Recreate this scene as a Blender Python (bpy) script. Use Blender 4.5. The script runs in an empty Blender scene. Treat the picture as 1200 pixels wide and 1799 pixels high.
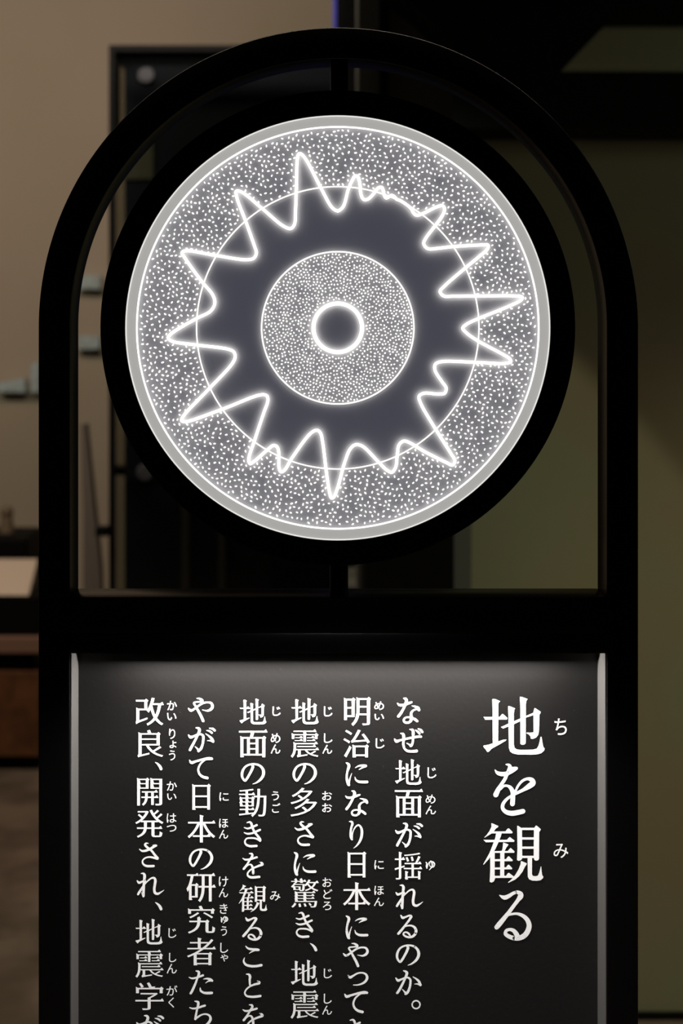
import bpy, bmesh, math, random
import numpy as np
from mathutils import Vector
from mathutils.geometry import tessellate_polygon

random.seed(7)
S = bpy.context.scene
C = S.collection
PI = math.pi

# ------------------------------------------------------------------ camera, world, big lights, exposure
K = 0.0005 / 1.3          # slope of one photo pixel (1200 x 1799)
VX, VY = 575.0, 560.0     # pixel straight ahead of the lens
EYE = 1.5
DF = 1.3                  # distance to the front of the sign


def W(px, py, d):
    """Point seen at a photo pixel, standing d metres from the camera."""
    return Vector(((px - VX) * K * d, d, EYE - (py - VY) * K * d))


cam = bpy.data.cameras.new('camera')
cam_o = bpy.data.objects.new('camera', cam)
C.objects.link(cam_o)
cam_o.location = (0, 0, EYE)
cam_o.rotation_euler = (PI / 2, 0, 0)
cam.sensor_width = 36
cam.lens = 36 * 1.3 / (1799 * 0.0005)
cam.shift_x = (600 - VX) / 1799
cam.shift_y = -(899.5 - VY) / 1799
cam.clip_start = 0.05
cam.dof.use_dof = True
cam.dof.focus_distance = 1.325
cam.dof.aperture_fstop = 5.6
S.camera = cam_o

S.view_settings.view_transform = 'Standard'
S.view_settings.look = 'None'
S.view_settings.exposure = 0
S.view_settings.gamma = 1
S.view_settings.use_curve_mapping = False

wd = bpy.data.worlds.new('world')
S.world = wd
wd.use_nodes = True
wd.node_tree.nodes['Background'].inputs[0].default_value = (1, 0.95, 0.85, 1)
wd.node_tree.nodes['Background'].inputs[1].default_value = 0.004


def lamp(name, typ, loc, target, power, col=(1, 1, 1), **kw):
    l = bpy.data.lights.new(name, typ)
    l.energy = power
    l.color = col
    for k, v in kw.items():
        setattr(l, k, v)
    o = bpy.data.objects.new(name, l)
    C.objects.link(o)
    o.location = loc
    o.rotation_euler = (Vector(target) - Vector(loc)).to_track_quat('-Z', 'Y').to_euler()
    return o


# warm wall washer over the beige wall
lamp('wall_washer', 'AREA', (-1.6, 3.2, 3.05), (-1.5, 6.0, 1.3), 38, (1, 0.86, 0.70), shape='RECTANGLE', size=3.2, size_y=0.3)
# added spot near the ceiling to brighten the display table and floor
lamp('table_fill_spot', 'SPOT', (-1.3, 4.0, 3.0), (-1.15, 4.8, 0.3), 48, (1, 0.78, 0.6), spot_size=0.9, spot_blend=0.6, shadow_soft_size=0.08)
# track spot on the olive wall
lamp('olive_spot', 'SPOT', (0.1735, 2.2084, 3.1), (0.1018, 3.18, -3.2874), 40, (0.97, 1, 0.70), spot_size=0.8423, spot_blend=0.05, shadow_soft_size=0.02)
# added soft spot that fills the lower right of the olive wall
lamp('olive_low_fill', 'SPOT', (1.9, 1.6, 2.7), W(1330, 1600, 3.18), 38, (0.98, 0.98, 0.64), spot_size=0.75, spot_blend=1.0, shadow_soft_size=0.05)
# added unseen fill that lifts the upper olive wall
lamp('olive_fill', 'AREA', (1.7, 1.7, 1.96), (0.8, 3.18, 1.8), 1.9, (0.97, 0.98, 0.76), shape='RECTANGLE', size=0.9, size_y=0.3)
# ceiling light straight above the sign
lamp('sign_downlight', 'AREA', (-0.08, 1.36, 3.12), (-0.08, 1.36, 0), 16, (1, 0.85, 0.7), shape='RECTANGLE', size=3.2, size_y=0.12, spread=math.radians(100))
# unseen spot above the camera, added to light the lettering
lamp('panel_spot', 'SPOT', (0.0, -0.1, 2.05), (0.0, 1.34, 0.470), 100, (1, 0.975, 0.95), spot_size=0.60, spot_blend=0.12, shadow_soft_size=0.03)

# ------------------------------------------------------------------ helpers


def mat(name, col, rough=0.5, metal=0.0, spec=0.5, emit=None, estr=0.0, noise=None, bump=None):
    m = bpy.data.materials.new(name)
    m.use_nodes = True
    nt = m.node_tree
    b = nt.nodes['Principled BSDF']
    b.inputs['Base Color'].default_value = (*col, 1)
    b.inputs['Roughness'].default_value = rough
    b.inputs['Metallic'].default_value = metal
    b.inputs['Specular IOR Level'].default_value = spec
    if emit:
        b.inputs['Emission Color'].default_value = (*emit, 1)
        b.inputs['Emission Strength'].default_value = estr
    if noise:                                    # (scale, second colour, contrast low, contrast high)
        sc, c2, lo, hi = noise
        tc = nt.nodes.new('ShaderNodeTexCoord')
        n = nt.nodes.new('ShaderNodeTexNoise')
        n.inputs['Scale'].default_value = sc
        n.inputs['Detail'].default_value = 4
        r = nt.nodes.new('ShaderNodeMapRange')
        r.inputs['From Min'].default_value = lo
        r.inputs['From Max'].default_value = hi
        mx = nt.nodes.new('ShaderNodeMix')
        mx.data_type = 'RGBA'
        mx.inputs[6].default_value = (*col, 1)
        mx.inputs[7].default_value = (*c2, 1)
        nt.links.new(tc.outputs['Object'], n.inputs['Vector'])
        nt.links.new(n.outputs['Fac'], r.inputs['Value'])
        nt.links.new(r.outputs['Result'], mx.inputs[0])
        nt.links.new(mx.outputs[2], b.inputs['Base Color'])
    if bump:
        tc = nt.nodes.new('ShaderNodeTexCoord')
        n = nt.nodes.new('ShaderNodeTexNoise')
        n.inputs['Scale'].default_value = bump[0]
        n.inputs['Detail'].default_value = 3
        bp = nt.nodes.new('ShaderNodeBump')
        bp.inputs['Strength'].default_value = bump[1]
        bp.inputs['Distance'].default_value = 0.001
        nt.links.new(tc.outputs['Object'], n.inputs['Vector'])
        nt.links.new(n.outputs['Fac'], bp.inputs['Height'])
        nt.links.new(bp.outputs['Normal'], b.inputs['Normal'])
    return m


def light_mat(name, col, strength):
    m = bpy.data.materials.new(name)
    m.use_nodes = True
    nt = m.node_tree
    nt.nodes.clear()
    e = nt.nodes.new('ShaderNodeEmission')
    e.inputs[0].default_value = (*col, 1)
    e.inputs[1].default_value = strength
    o = nt.nodes.new('ShaderNodeOutputMaterial')
    nt.links.new(e.outputs[0], o.inputs[0])
    return m


def obj(name, bm, m, parent=None, smooth=None):
    me = bpy.data.meshes.new(name)
    bm.normal_update()
    bm.to_mesh(me)
    bm.free()
    me.materials.append(m)
    if smooth is not None:
        me.shade_smooth()
        me.set_sharp_from_angle(angle=math.radians(smooth))
    o = bpy.data.objects.new(name, me)
    C.objects.link(o)
    if parent:
        o.parent = parent
        o.matrix_parent_inverse = parent.matrix_world.inverted()
    return o


def thing(name, label, cat, loc, group=None):
    o = bpy.data.objects.new(name, None)
    C.objects.link(o)
    o.location = loc
    o.empty_display_size = 0.1
    tag(o, label, cat, group)
    bpy.context.view_layer.update()
    return o


def tag(o, label, cat, group=None):
    o['label'] = label
    o['category'] = cat
    if group:
        o['group'] = group
    return o


def struct(name, bm, m):
    o = obj(name, bm, m)
    o['kind'] = 'structure'
    return o


def add_box(bm, x0, x1, y0, y1, z0, z1, bev=0.0):
    r = bmesh.ops.create_cube(bm, size=1)
    vs = r['verts']
    for v in vs:
        v.co = Vector(((x0 + x1) / 2 + v.co.x * (x1 - x0), (y0 + y1) / 2 + v.co.y * (y1 - y0), (z0 + z1) / 2 + v.co.z * (z1 - z0)))
    if bev:
        es = list({e for v in vs for e in v.link_edges})
        bmesh.ops.bevel(bm, geom=es, offset=bev, segments=2, affect='EDGES', profile=0.5)
    return bm


def box(x0, x1, y0, y1, z0, z1, bev=0.0):
    return add_box(bmesh.new(), x0, x1, y0, y1, z0, z1, bev)


def pbox(px0, px1, py0, py1, d, depth, bev=0.0, bm=None):
    """Box whose front face is at distance d."""
    a, b = W(px0, py1, d), W(px1, py0, d)
    return add_box(bm or bmesh.new(), a.x, b.x, d, d + depth, a.z, b.z, bev)


def prism(pts, d0, d1):
    """Extrude an outline of (x, z) points from y=d0 to y=d1."""
    bm = bmesh.new()
    f = [bm.verts.new((x, d0, z)) for x, z in pts]
    b = [bm.verts.new((x, d1, z)) for x, z in pts]
    n = len(pts)
    bm.faces.new(f)
    bm.faces.new(b[::-1])
    for i in range(n):
        bm.faces.new((f[i], b[i], b[(i + 1) % n], f[(i + 1) % n]))
    bmesh.ops.recalc_face_normals(bm, faces=bm.faces)
    return bm


def lathe(profile, cx, cz, seg=192, closed=True, bm=None):
    """Revolve (r, y) points about the axis through (cx, cz) along y."""
    bm = bm or bmesh.new()
    rings = []
    for k in range(seg):
        a = 2 * PI * k / seg
        rings.append([bm.verts.new((cx + r * math.cos(a), y, cz + r * math.sin(a))) for r, y in profile])
    m = len(profile)
    for k in range(seg):
        A, B = rings[k], rings[(k + 1) % seg]
        for i in range(m if closed else m - 1):
            j = (i + 1) % m
            bm.faces.new((A[i], A[j], B[j], B[i]))
    bmesh.ops.recalc_face_normals(bm, faces=bm.faces)
    return bm


def cyl(r, x, y, z0, z1, bm=None, seg=32, r2=None):
    bm = bm or bmesh.new()
    res = bmesh.ops.create_cone(bm, cap_ends=True, segments=seg, radius1=r, radius2=r if r2 is None else r2, depth=z1 - z0)
    for v in res['verts']:
        v.co += Vector((x, y, (z0 + z1) / 2))
    return bm


def catmull(pts, n=10, closed=False):
    out = []
    N = len(pts)
    P = [np.array(p, float) for p in pts]
    rng = N if closed else N - 1
    for i in range(rng):
        if closed:
            p0, p1, p2, p3 = P[i - 1], P[i], P[(i + 1) % N], P[(i + 2) % N]
        else:
            p1, p2 = P[i], P[i + 1]
            p0 = P[i - 1] if i > 0 else 2 * p1 - p2
            p3 = P[i + 2] if i + 2 < N else 2 * p2 - p1
        # centripetal parametrisation
        t0 = 0.0
        t1 = t0 + max(1e-4, np.linalg.norm((p1 - p0)[:2])) ** 0.5
        t2 = t1 + max(1e-4, np.linalg.norm((p2 - p1)[:2])) ** 0.5
        t3 = t2 + max(1e-4, np.linalg.norm((p3 - p2)[:2])) ** 0.5
        for k in range(n):
            t = t1 + (t2 - t1) * k / n
            a1 = (t1 - t) / (t1 - t0) * p0 + (t - t0) / (t1 - t0) * p1
            a2 = (t2 - t) / (t2 - t1) * p1 + (t - t1) / (t2 - t1) * p2
            a3 = (t3 - t) / (t3 - t2) * p2 + (t - t2) / (t3 - t2) * p3
            b1 = (t2 - t) / (t2 - t0) * a1 + (t - t0) / (t2 - t0) * a2
            b2 = (t3 - t) / (t3 - t1) * a2 + (t - t1) / (t3 - t1) * a3
            out.append((t2 - t) / (t2 - t1) * b1 + (t - t1) / (t2 - t1) * b2)
    if not closed:
        out.append(P[-1])
    return out


# ------------------------------------------------------------------ materials
M_black = mat('black_lacquer', (0.0018, 0.0016, 0.0016), 0.27, spec=0.3)
M_ring = mat('black_powder_coat', (0.0025, 0.002, 0.0018), 0.45, spec=0.25)
M_side = mat('satin_grey_trim', (0.15, 0.147, 0.143), 0.42, metal=0.5, bump=(60, 0.1))
M_panel = mat('black_printed_panel', (0.0035, 0.0032, 0.0032), 0.52, spec=0.34, noise=(700, (0.05, 0.045, 0.04), 0.70, 0.82), bump=(220, 0.10))
M_ink = mat('white_ink', (0.86, 0.86, 0.86), 0.6, spec=0.2)
M_back = mat('frosted_backing', (0.72, 0.715, 0.73), 0.6, spec=0.1, emit=(0.82, 0.86, 1.22), estr=0.056)
M_bevel = mat('frosted_acrylic', (0.45, 0.45, 0.44), 0.5, spec=0.3, emit=(1, 0.985, 0.95), estr=0.36)
M_glow = light_mat('etched_light', (1, 0.965, 0.91), 2.5)
M_glow_thin = light_mat('etched_fine_light', (1, 0.965, 0.90), 1.5)
M_rim = light_mat('edge_light', (1, 0.98, 0.93), 0.85)
M_led = light_mat('led_diffuser', (1, 0.97, 0.93), 3.0)
M_beige = mat('beige_plaster', (0.52, 0.42, 0.33), 0.85, spec=0.1, noise=(1.1, (0.47, 0.39, 0.29), 0.35, 0.65))
M_olive = mat('olive_paint', (0.24, 0.24, 0.145), 0.8, spec=0.15, noise=(2.2, (0.26, 0.215, 0.13), 0.42, 0.62))
M_dark = mat('matte_black_paint', (0.004, 0.004, 0.004), 0.6, spec=0.06)
M_floor = mat('dark_timber_floor', (0.10, 0.073, 0.052), 0.35, spec=0.4, noise=(5, (0.18, 0.135, 0.10), 0.4, 0.62))
M_ceil = mat('dark_ceiling', (0.02, 0.02, 0.02), 0.9, spec=0.0)

# ------------------------------------------------------------------ setting
struct('floor', box(-5.5, 4.5, -1.5, 7.2, -0.1, 0.0), M_floor)
struct('ceiling', box(-5.5, 4.5, -1.5, 7.2, 3.2, 3.3), M_ceil)
struct('wall_back', box(-5.5, 0.03, 6.0, 6.15, 0.0, 3.2), M_beige)
xr = W(633, 0, 3.18).x
struct('wall_right', box(xr, 4.5, 3.18, 3.33, 0.0, 3.2), M_olive)
struct('baseboard_right', box(xr + 0.2, 4.5, 3.165, 3.18, 0.0, 0.012), M_dark)
a, b = W(665, 0, 3.15), W(682, 0, 3.15)
struct('trim_1', box(a.x, b.x, 3.15, 3.18, 0.0, 3.2, 0.002), M_dark)          # dark reveal strip on the wall end
a, b = W(633, 0, 3.16), W(828, 0, 3.16)
struct('trim_4', box(a.x - 0.006, b.x, 3.16, 3.335, 0.0, 3.2, 0.002), mat('slate_pilaster', (0.10, 0.10, 0.085), 0.7))
# black lintel beam with a flared bracket, in front of the olive wall
D = 2.95
bm = prism([(W(px, py, D).x, W(px, py, D).z) for px, py in
            ((795, 225), (2300, 225), (2300, 126), (985, 126), (1092, 14), (2300, 14), (2300, -60), (640, -60), (735, 14), (795, 72))], D, D + 0.18)
struct('trim_2', bm, M_dark)
# pale ledge on top of the beam
a, b = W(960, 127, 3.14), W(2300, 116, 3.14)
struct('trim_3', box(a.x, b.x, 3.14, 3.18, a.z - 0.01, b.z, 0.002), M_olive)

# ------------------------------------------------------------------ the sign
CX = W(594.5, 0, DF).x
R1, R0 = 527 * 0.0005, 472 * 0.0005          # outer and inner half widths
CZ = W(0, 575, DF).z
FD = 0.046                                   # frame depth
sign = thing('sign_stand', 'black arched sign stand with a glowing round emblem above a lettered panel', 'sign', (CX, DF + FD / 2, 0))

# arch frame: rounded rectangle section swept up, over and down
bm = bmesh.new()
rb = 0.0012
sec = []
for (u, v, a0) in ((R1 - rb, DF + rb, -90), (R1 - rb, DF + FD - rb, 0), (R0 + rb, DF + FD - rb, 90), (R0 + rb, DF + rb, 180)):
    for k in range(4):
        a = math.radians(a0 + 30 * k)
        sec.append((u + rb * math.cos(a), v + rb * math.sin(a)))
path = [(-1, 0.0), (-1, CZ)] + [(None, PI - PI * k / 120) for k in range(1, 120)] + [(1, CZ), (1, 0.0)]
rings = []
for s, t in path:
    if s is None:
        rings.append([bm.verts.new((CX + r * math.cos(t), y, CZ + r * math.sin(t))) for r, y in sec])
    else:
        rings.append([bm.verts.new((CX + s * r, y, t)) for r, y in sec])
for A, B in zip(rings, rings[1:]):
    for i in range(len(sec)):
        j = (i + 1) % len(sec)
        bm.faces.new((A[i], A[j], B[j], B[i]))
bm.faces.new(rings[0])
bm.faces.new(rings[-1][::-1])
bmesh.ops.recalc_face_normals(bm, faces=bm.faces)
obj('arch_frame', bm, M_black, sign, 35)

zt, zm, zb = W(0, 1050, DF).z, W(0, 1113, DF).z, W(0, 1148, DF).z
xl, xrr = CX - R0, CX + R0
obj('crossbar', box(xl, xrr, DF + 0.0005, DF + FD - 0.0005, zm, zt, 0.0012), M_black, sign, 35)
cov = obj('light_cover', box(xl, xrr, DF + 0.0004, DF + 0.006, zb, zm - 0.0001, 0.0002), M_black, sign, 35)
YP = DF + 0.041                              # front of the text panel
panel = obj('text_panel', box(xl, xrr, YP, YP + 0.004, 0.12, zm - 0.0005), M_panel, sign)
obj('base_rail', box(xl, xrr, DF + 0.004, DF + FD - 0.004, 0.05, 0.12, 0.001), M_black, sign)
obj('side_trim', box(xl, xl + 0.0008, DF + 0.004, YP, 0.12, zb - 0.0005), M_side, sign)
obj('side_trim', box(xrr - 0.0008, xrr, DF + 0.004, YP, 0.12, zb - 0.0005), M_side, sign)
obj('led_strip', box(xl + 0.045, xrr - 0.03, DF + 0.007, DF + 0.018, zb + 0.012, zb + 0.016), M_led, sign)
obj('added_baffle', box(xl + 0.001, xrr - 0.001, DF + 0.027, DF + 0.0285, zb - 0.0055, zm - 0.0005), M_ring, sign)  # unseen strip added to shade the top of the panel
led = lamp('panel_led', 'AREA', (CX + 0.006, DF + 0.0125, zb + 0.010), (CX + 0.006, DF + 0.030, zb - 0.1), 3.0, (1, 0.94, 0.88), shape='RECTANGLE', size=0.38, size_y=0.010)

# emblem ring hung between two spindles
ECX, ECZ = W(593.5, 0, DF + 0.006).x, W(0, 576, DF + 0.006).z
px = K * (DF + 0.006)
ro, ri = 417.5 * px, 373.5 * px
y0, y1 = DF + 0.006, DF + 0.040
e = 0.0012
obj('emblem_ring', lathe([(ro, y0 + e), (ro, y1 - e), (ro - e, y1), (ri, y1), (ri, y0 + e * .4), (ri + e * .4, y0), (ro - e, y0)], ECX, ECZ), M_ring, sign, 35)
ys = DF + FD * 0.55
obj('spindle', cyl(0.0080, W(596, 0, ys).x, ys, ECZ + ro - 0.003, CZ + R0 + 0.001), M_ring, sign, 35)
obj('spindle', cyl(0.0083, W(595.5, 0, ys).x, ys, zt - 0.001, ECZ - ro + 0.003), M_ring, sign, 35)

# lit emblem: frosted bevel, backing board, etched lines and dots
emb = obj('light_emblem', lathe([(ri - 0.0002, y0 + 0.001), (ri - 0.0002, y0 + 0.009), (355 * px, y0 + 0.009), (355 * px, y0 + 0.007)], ECX, ECZ), M_bevel, sign, 20)


def annulus(r, w, y, bm=None, seg=256):
    bm = bm or bmesh.new()
    vs = []
    for k in range(seg):
        a = 2 * PI * k / seg
        c, s = math.cos(a), math.sin(a)
        vs.append([bm.verts.new((ECX + q * c, y, ECZ + q * s)) for q in (r - w / 2, r + w / 2)])
    for k in range(seg):
        A, B = vs[k], vs[(k + 1) % seg]
        bm.faces.new((A[0], A[1], B[1], B[0]))
    return bm


YB = y0 + 0.0105                 # backing board
YE = YB - 0.0032                 # etched layer of the acrylic
bm = bmesh.new()
bmesh.ops.create_circle(bm, cap_ends=True, segments=192, radius=ri - 0.0005)
for v in bm.verts:
    v.co = Vector((ECX + v.co.x, YB, ECZ + v.co.y))
r = bmesh.ops.extrude_face_region(bm, geom=list(bm.faces))
for v in r['geom']:
    if isinstance(v, bmesh.types.BMVert):
        v.co.y += 0.004
bmesh.ops.recalc_face_normals(bm, faces=bm.faces)
obj('backing_board', bm, M_back, emb)
obj('outer_edge_light', lathe([(ri - 0.0001, y0 - 0.0002), (ri - 0.0001, y0 + 0.0008), (ri - 0.0011, y0 + 0.0008), (ri - 0.0011, y0 - 0.0002)], ECX, ECZ), M_rim, emb)
obj('inner_edge_light', annulus(355.5 * px, 4.2 * px, y0 + 0.0066), M_glow, emb)
obj('datum_circle', annulus(249.5 * px, 2.3 * px, YE + 0.0002), M_glow_thin, emb)
obj('core_circle', annulus(134.5 * px, 2.6 * px, YE), M_glow_thin, emb)
obj('hub_circle', annulus(43 * px, 6.6 * px, YE), M_glow, emb)

WAVE = [(975, 240), (1000, 262), (1090, 430), (1150, 535), (1180, 553)]
WAVE = [(210 + x / 3.077, 190 + y / 3.077) for x, y in WAVE]
Z2 = lambda L: [(590 + x / 3.077, 190 + y / 3.077) for x, y in L]
Z4 = lambda L: [(590 + x / 3.077, 570 + y / 3.077) for x, y in L]
Z3 = lambda L: [(210 + x / 3.077, 570 + y / 3.077) for x, y in L]
Z1 = lambda L: [(210 + x / 3.077, 190 + y / 3.077) for x, y in L]
WAVE += Z2([(18, 550), (40, 530), (70, 430), (90, 385), (105, 362), (120, 366), (130, 400), (138, 465), (152, 490), (175, 488), (205, 460), (230, 428),
            (250, 424), (258, 440), (264, 468), (274, 482), (288, 476), (302, 468), (318, 474), (330, 488), (350, 496), (370, 508), (395, 526), (412, 542), (422, 562), (440, 576),
            (470, 568), (555, 528), (582, 524), (592, 545), (575, 585), (535, 640), (490, 700), (478, 730), (500, 757), (560, 755), (640, 746), (800, 737), (828, 738),
            (826, 758), (780, 800), (705, 862), (590, 962), (567, 990), (585, 1014), (640, 1016), (760, 1015), (985, 1015), (1014, 1021), (1008, 1036), (930, 1075), (770, 1140), (712, 1168)])
WAVE += Z4([(690, 20), (706, 42), (770, 88), (900, 158), (945, 186), (952, 203), (920, 212), (760, 206), (570, 203), (540, 218), (540, 250), (575, 308), (600, 345),
            (592, 374), (560, 379), (480, 374), (453, 390), (460, 425), (540, 565), (625, 700), (648, 742), (635, 765), (600, 750), (480, 690), (405, 645), (370, 634), (344, 655),
            (334, 715), (326, 775), (305, 804), (278, 792), (225, 740), (145, 662), (108, 654), (80, 675), (50, 745), (8, 895), (-12, 940)])
WAVE += Z3([(1146, 944), (1136, 915), (1118, 800), (1098, 640), (1086, 590), (1068, 575), (1035, 590), (930, 728), (888, 795), (870, 801), (860, 775), (860, 700), (850, 665), (830, 658), (800, 680),
            (725, 745), (703, 757), (696, 735), (728, 630), (778, 480), (800, 415), (795, 388), (765, 382), (550, 462), (350, 529), (331, 523), (338, 502), (485, 345), (605, 215),
            (622, 178), (615, 150), (585, 135), (415, 112), (275, 90), (258, 72), (275, 50), (410, -31)])
WAVE += Z1([(490, 1096), (512, 1052), (500, 1008), (440, 935), (345, 802), (333, 780), (350, 769), (520, 795), (690, 818), (725, 808), (738, 780), (728, 745), (680, 610), (630, 475), (628, 445),
            (655, 448), (770, 540), (885, 635), (925, 648), (945, 625), (950, 560), (956, 400), (960, 270), (966, 245)])
wave = [(p[0], p[1]) for p in catmull(WAVE, 6, True)]
wp = np.array(wave)
wxz = [(ECX + (x - 593.5) * px, ECZ - (y - 576) * px) for x, y in wave]
bm = bmesh.new()
n = len(wxz)
LW = 2.5 * px
prs = []
for i in range(n):
    p0, p1 = Vector(wxz[i - 1]), Vector(wxz[(i + 1) % n])
    t = (p1 - p0).normalized()
    nn = Vector((-t.y, t.x)) * LW
    c = Vector(wxz[i])
    prs.append((bm.verts.new((c.x + nn.x, YE - 0.0002, c.y + nn.y)), bm.verts.new((c.x - nn.x, YE - 0.0002, c.y - nn.y))))
for i in range(n):
    A, B = prs[i], prs[(i + 1) % n]
    bm.faces.new((A[0], A[1], B[1], B[0]))
obj('wave_line', bm, M_glow, emb)


def in_wave(x, y):
    x0, y0_ = wp[:, 0], wp[:, 1]
    x1, y1_ = np.roll(x0, -1), np.roll(y0_, -1)
    c = ((y0_ > y) != (y1_ > y)) & (x < (x1 - x0) * (y - y0_) / (y1_ - y0_ + 1e-12) + x0)
    return bool(np.count_nonzero(c) % 2)


def scatter(rmin, rmax, dist, tries, test=None):
    cell = dist / 1.4142
    grid, out = {}, []
    for _ in range(tries):
        r = math.sqrt(random.uniform(rmin * rmin, rmax * rmax))
        a = random.uniform(0, 2 * PI)
        x, y = r * math.cos(a), r * math.sin(a)
        gx, gy = int(math.floor(x / cell)), int(math.floor(y / cell))
        if any((gx + i, gy + j) in grid and (grid[gx + i, gy + j][0] - x) ** 2 + (grid[gx + i, gy + j][1] - y) ** 2 < dist * dist for i in (-2, -1, 0, 1, 2) for j in (-2, -1, 0, 1, 2)):
            continue
        if test and not test(593.5 + x, 576 + y):
            continue
        grid[gx, gy] = (x, y)
        out.append((x, y))
    return out


def dots(pts, la, lb, y):
    bm = bmesh.new()
    for x, yy in pts:
        t = random.uniform(0, PI)
        k = random.uniform(0.85, 1.15)
        c, s = math.cos(t), math.sin(t)
        vs = []
        for q in range(8):
            a = 2 * PI * q / 8
            u, v = la * k * math.cos(a), lb * k * math.sin(a)
            vs.append(bm.verts.new((ECX + (x + u * c - v * s) * px, y, ECZ - (yy + u * s + v * c) * px)))
        bm.faces.new(vs)
    return bm


def outer_ok(x, y):
    if in_wave(x, y):
        return False
    return float(np.min((wp[:, 0] - x) ** 2 + (wp[:, 1] - y) ** 2)) > 5.0 ** 2


obj('etched_outer_dots', dots(scatter(253, 349, 7.3, 26000, outer_ok), 2.3, 1.25, YE), M_glow, emb)
obj('etched_core_dots', dots(scatter(50, 131, 4.9, 20000), 1.6, 1.1, YE), M_glow, emb)

# ------------------------------------------------------------------ lettering on the panel
KANA = {}


def kana(ch, ox, oy, u, *strokes):
    KANA[ch] = [[(ox + x / u, oy + y / u, w / u) for x, y, w in s] for s in strokes]


kana('な', 680, 1220, 12,
     [(220, 185, 18), (250, 215, 45), (300, 225, 50), (400, 205, 50), (490, 170, 45), (515, 162, 40)],
     [(350, 80, 20), (395, 95, 55), (410, 140, 65), (385, 210, 55), (340, 310, 50), (280, 410, 55), (240, 460, 55)],
     [(525, 238, 15), (590, 255, 40), (650, 290, 70), (672, 325, 55)],
     [(650, 305, 35), (610, 310, 30), (545, 340, 40), (510, 390, 50), (510, 460, 60), (512, 520, 65), (480, 575, 50), (430, 595, 45), (370, 580, 45), (352, 535, 40), (385, 490, 35), (450, 480, 35), (530, 495, 45), (590, 525, 55), (635, 560, 50)])
kana('ぜ', 680, 1220, 12,
     [(160, 940, 25), (195, 985, 60), (270, 965, 45), (400, 935, 45), (550, 905, 45), (680, 885, 50), (715, 888, 45)],
     [(285, 820, 20), (335, 830, 50), (350, 870, 60), (348, 960, 50), (345, 1060, 50), (370, 1140, 45), (430, 1188, 50), (520, 1198, 52), (620, 1190, 62)],
     [(480, 735, 20), (535, 745, 50), (550, 790, 60), (548, 900, 45), (540, 1010, 45), (510, 1075, 55), (495, 1085, 45)],
     [(415, 1025, 18), (460, 1050, 30), (500, 1080, 40)],
     [(600, 750, 20), (650, 785, 45), (685, 820, 45)], [(655, 720, 20), (710, 750, 50), (742, 790, 50)])
kana('が', 680, 1430, 12,
     [(180, 345, 25), (225, 390, 60), (300, 370, 45), (380, 335, 45), (440, 330, 40), (490, 360, 50), (495, 430, 50), (480, 540, 50), (440, 640, 55), (395, 680, 55)],
     [(320, 590, 15), (360, 625, 30), (400, 665, 50)],
     [(345, 195, 25), (395, 205, 50), (415, 240, 60), (380, 340, 50), (310, 480, 50), (240, 610, 55), (215, 660, 55)],
     [(545, 320, 15), (610, 365, 35), (670, 420, 55), (700, 480, 55)], [(585, 465, 15), (640, 465, 30), (705, 490, 40)],
     [(565, 250, 15), (630, 265, 40), (675, 300, 45)], [(625, 205, 20), (690, 215, 45), (735, 250, 50)])
kana('れ', 680, 1540, 12,
     [(270, 180, 15), (325, 185, 45), (345, 225, 60), (335, 330, 50), (325, 500, 55), (320, 660, 50)], [(280, 580, 12), (300, 630, 25), (318, 668, 35)],
     [(190, 335, 25), (225, 375, 50), (300, 350, 40), (355, 330, 42), (340, 400, 35), (290, 490, 45), (230, 580, 50), (207, 620, 45)],
     [(340, 420, 20), (400, 350, 28), (480, 285, 35), (545, 275, 45), (570, 320, 55), (560, 420, 55), (548, 520, 55), (565, 590, 55), (620, 610, 50), (690, 575, 30), (755, 530, 10)])
kana('る', 410, 1600, 12,
     [(262, 145, 25), (300, 195, 55), (360, 180, 40), (440, 150, 40), (480, 165, 55), (460, 210, 50), (390, 310, 45), (310, 415, 50), (230, 510, 55), (210, 530, 50)],
     [(330, 390, 25), (400, 365, 30), (480, 360, 38), (550, 395, 50), (583, 470, 60), (560, 545, 55), (500, 595, 50), (430, 605, 45), (360, 585, 42), (318, 545, 38), (330, 510, 32), (380, 500, 35), (430, 530, 42), (460, 575, 35)])
kana('の', 680, 1650, 12,
     [(410, 140, 25), (440, 170, 55), (425, 230, 55), (370, 340, 50), (310, 440, 50), (275, 475, 45), (225, 420, 45), (210, 350, 52), (225, 270, 50), (280, 185, 42), (360, 140, 38), (460, 125, 38), (570, 150, 45), (645, 220, 55), (668, 310, 62), (640, 400, 58), (570, 480, 45), (500, 525, 28), (440, 545, 12)])
kana('か', 680, 1650, 12,
     [(185, 815, 25), (230, 865, 55), (300, 845, 40), (385, 810, 40), (445, 808, 38), (490, 850, 45), (492, 920, 48), (475, 1020, 50), (430, 1120, 55), (390, 1150, 50)],
     [(322, 1055, 15), (360, 1095, 30), (400, 1135, 50)],
     [(345, 662, 20), (395, 680, 48), (418, 710, 58), (385, 810, 48), (320, 950, 50), (250, 1080, 52), (215, 1130, 52)],
     [(545, 790, 15), (610, 830, 35), (670, 885, 52), (705, 960, 52)], [(580, 942, 12), (640, 940, 30), (705, 965, 45)])
kana('に', 590, 1330, 12,
     [(220, 120, 25), (265, 150, 55), (275, 190, 60), (245, 300, 45), (230, 400, 45), (240, 500, 55), (270, 580, 55), (280, 590, 45)],
     [(335, 345, 12), (305, 430, 25), (280, 530, 35), (280, 585, 35)],
     [(410, 225, 12), (470, 190, 30), (560, 175, 45), (635, 185, 50), (570, 215, 40), (490, 262, 12)],
     [(402, 420, 15), (420, 475, 35), (480, 515, 50), (570, 525, 55), (660, 522, 55)])
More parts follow.
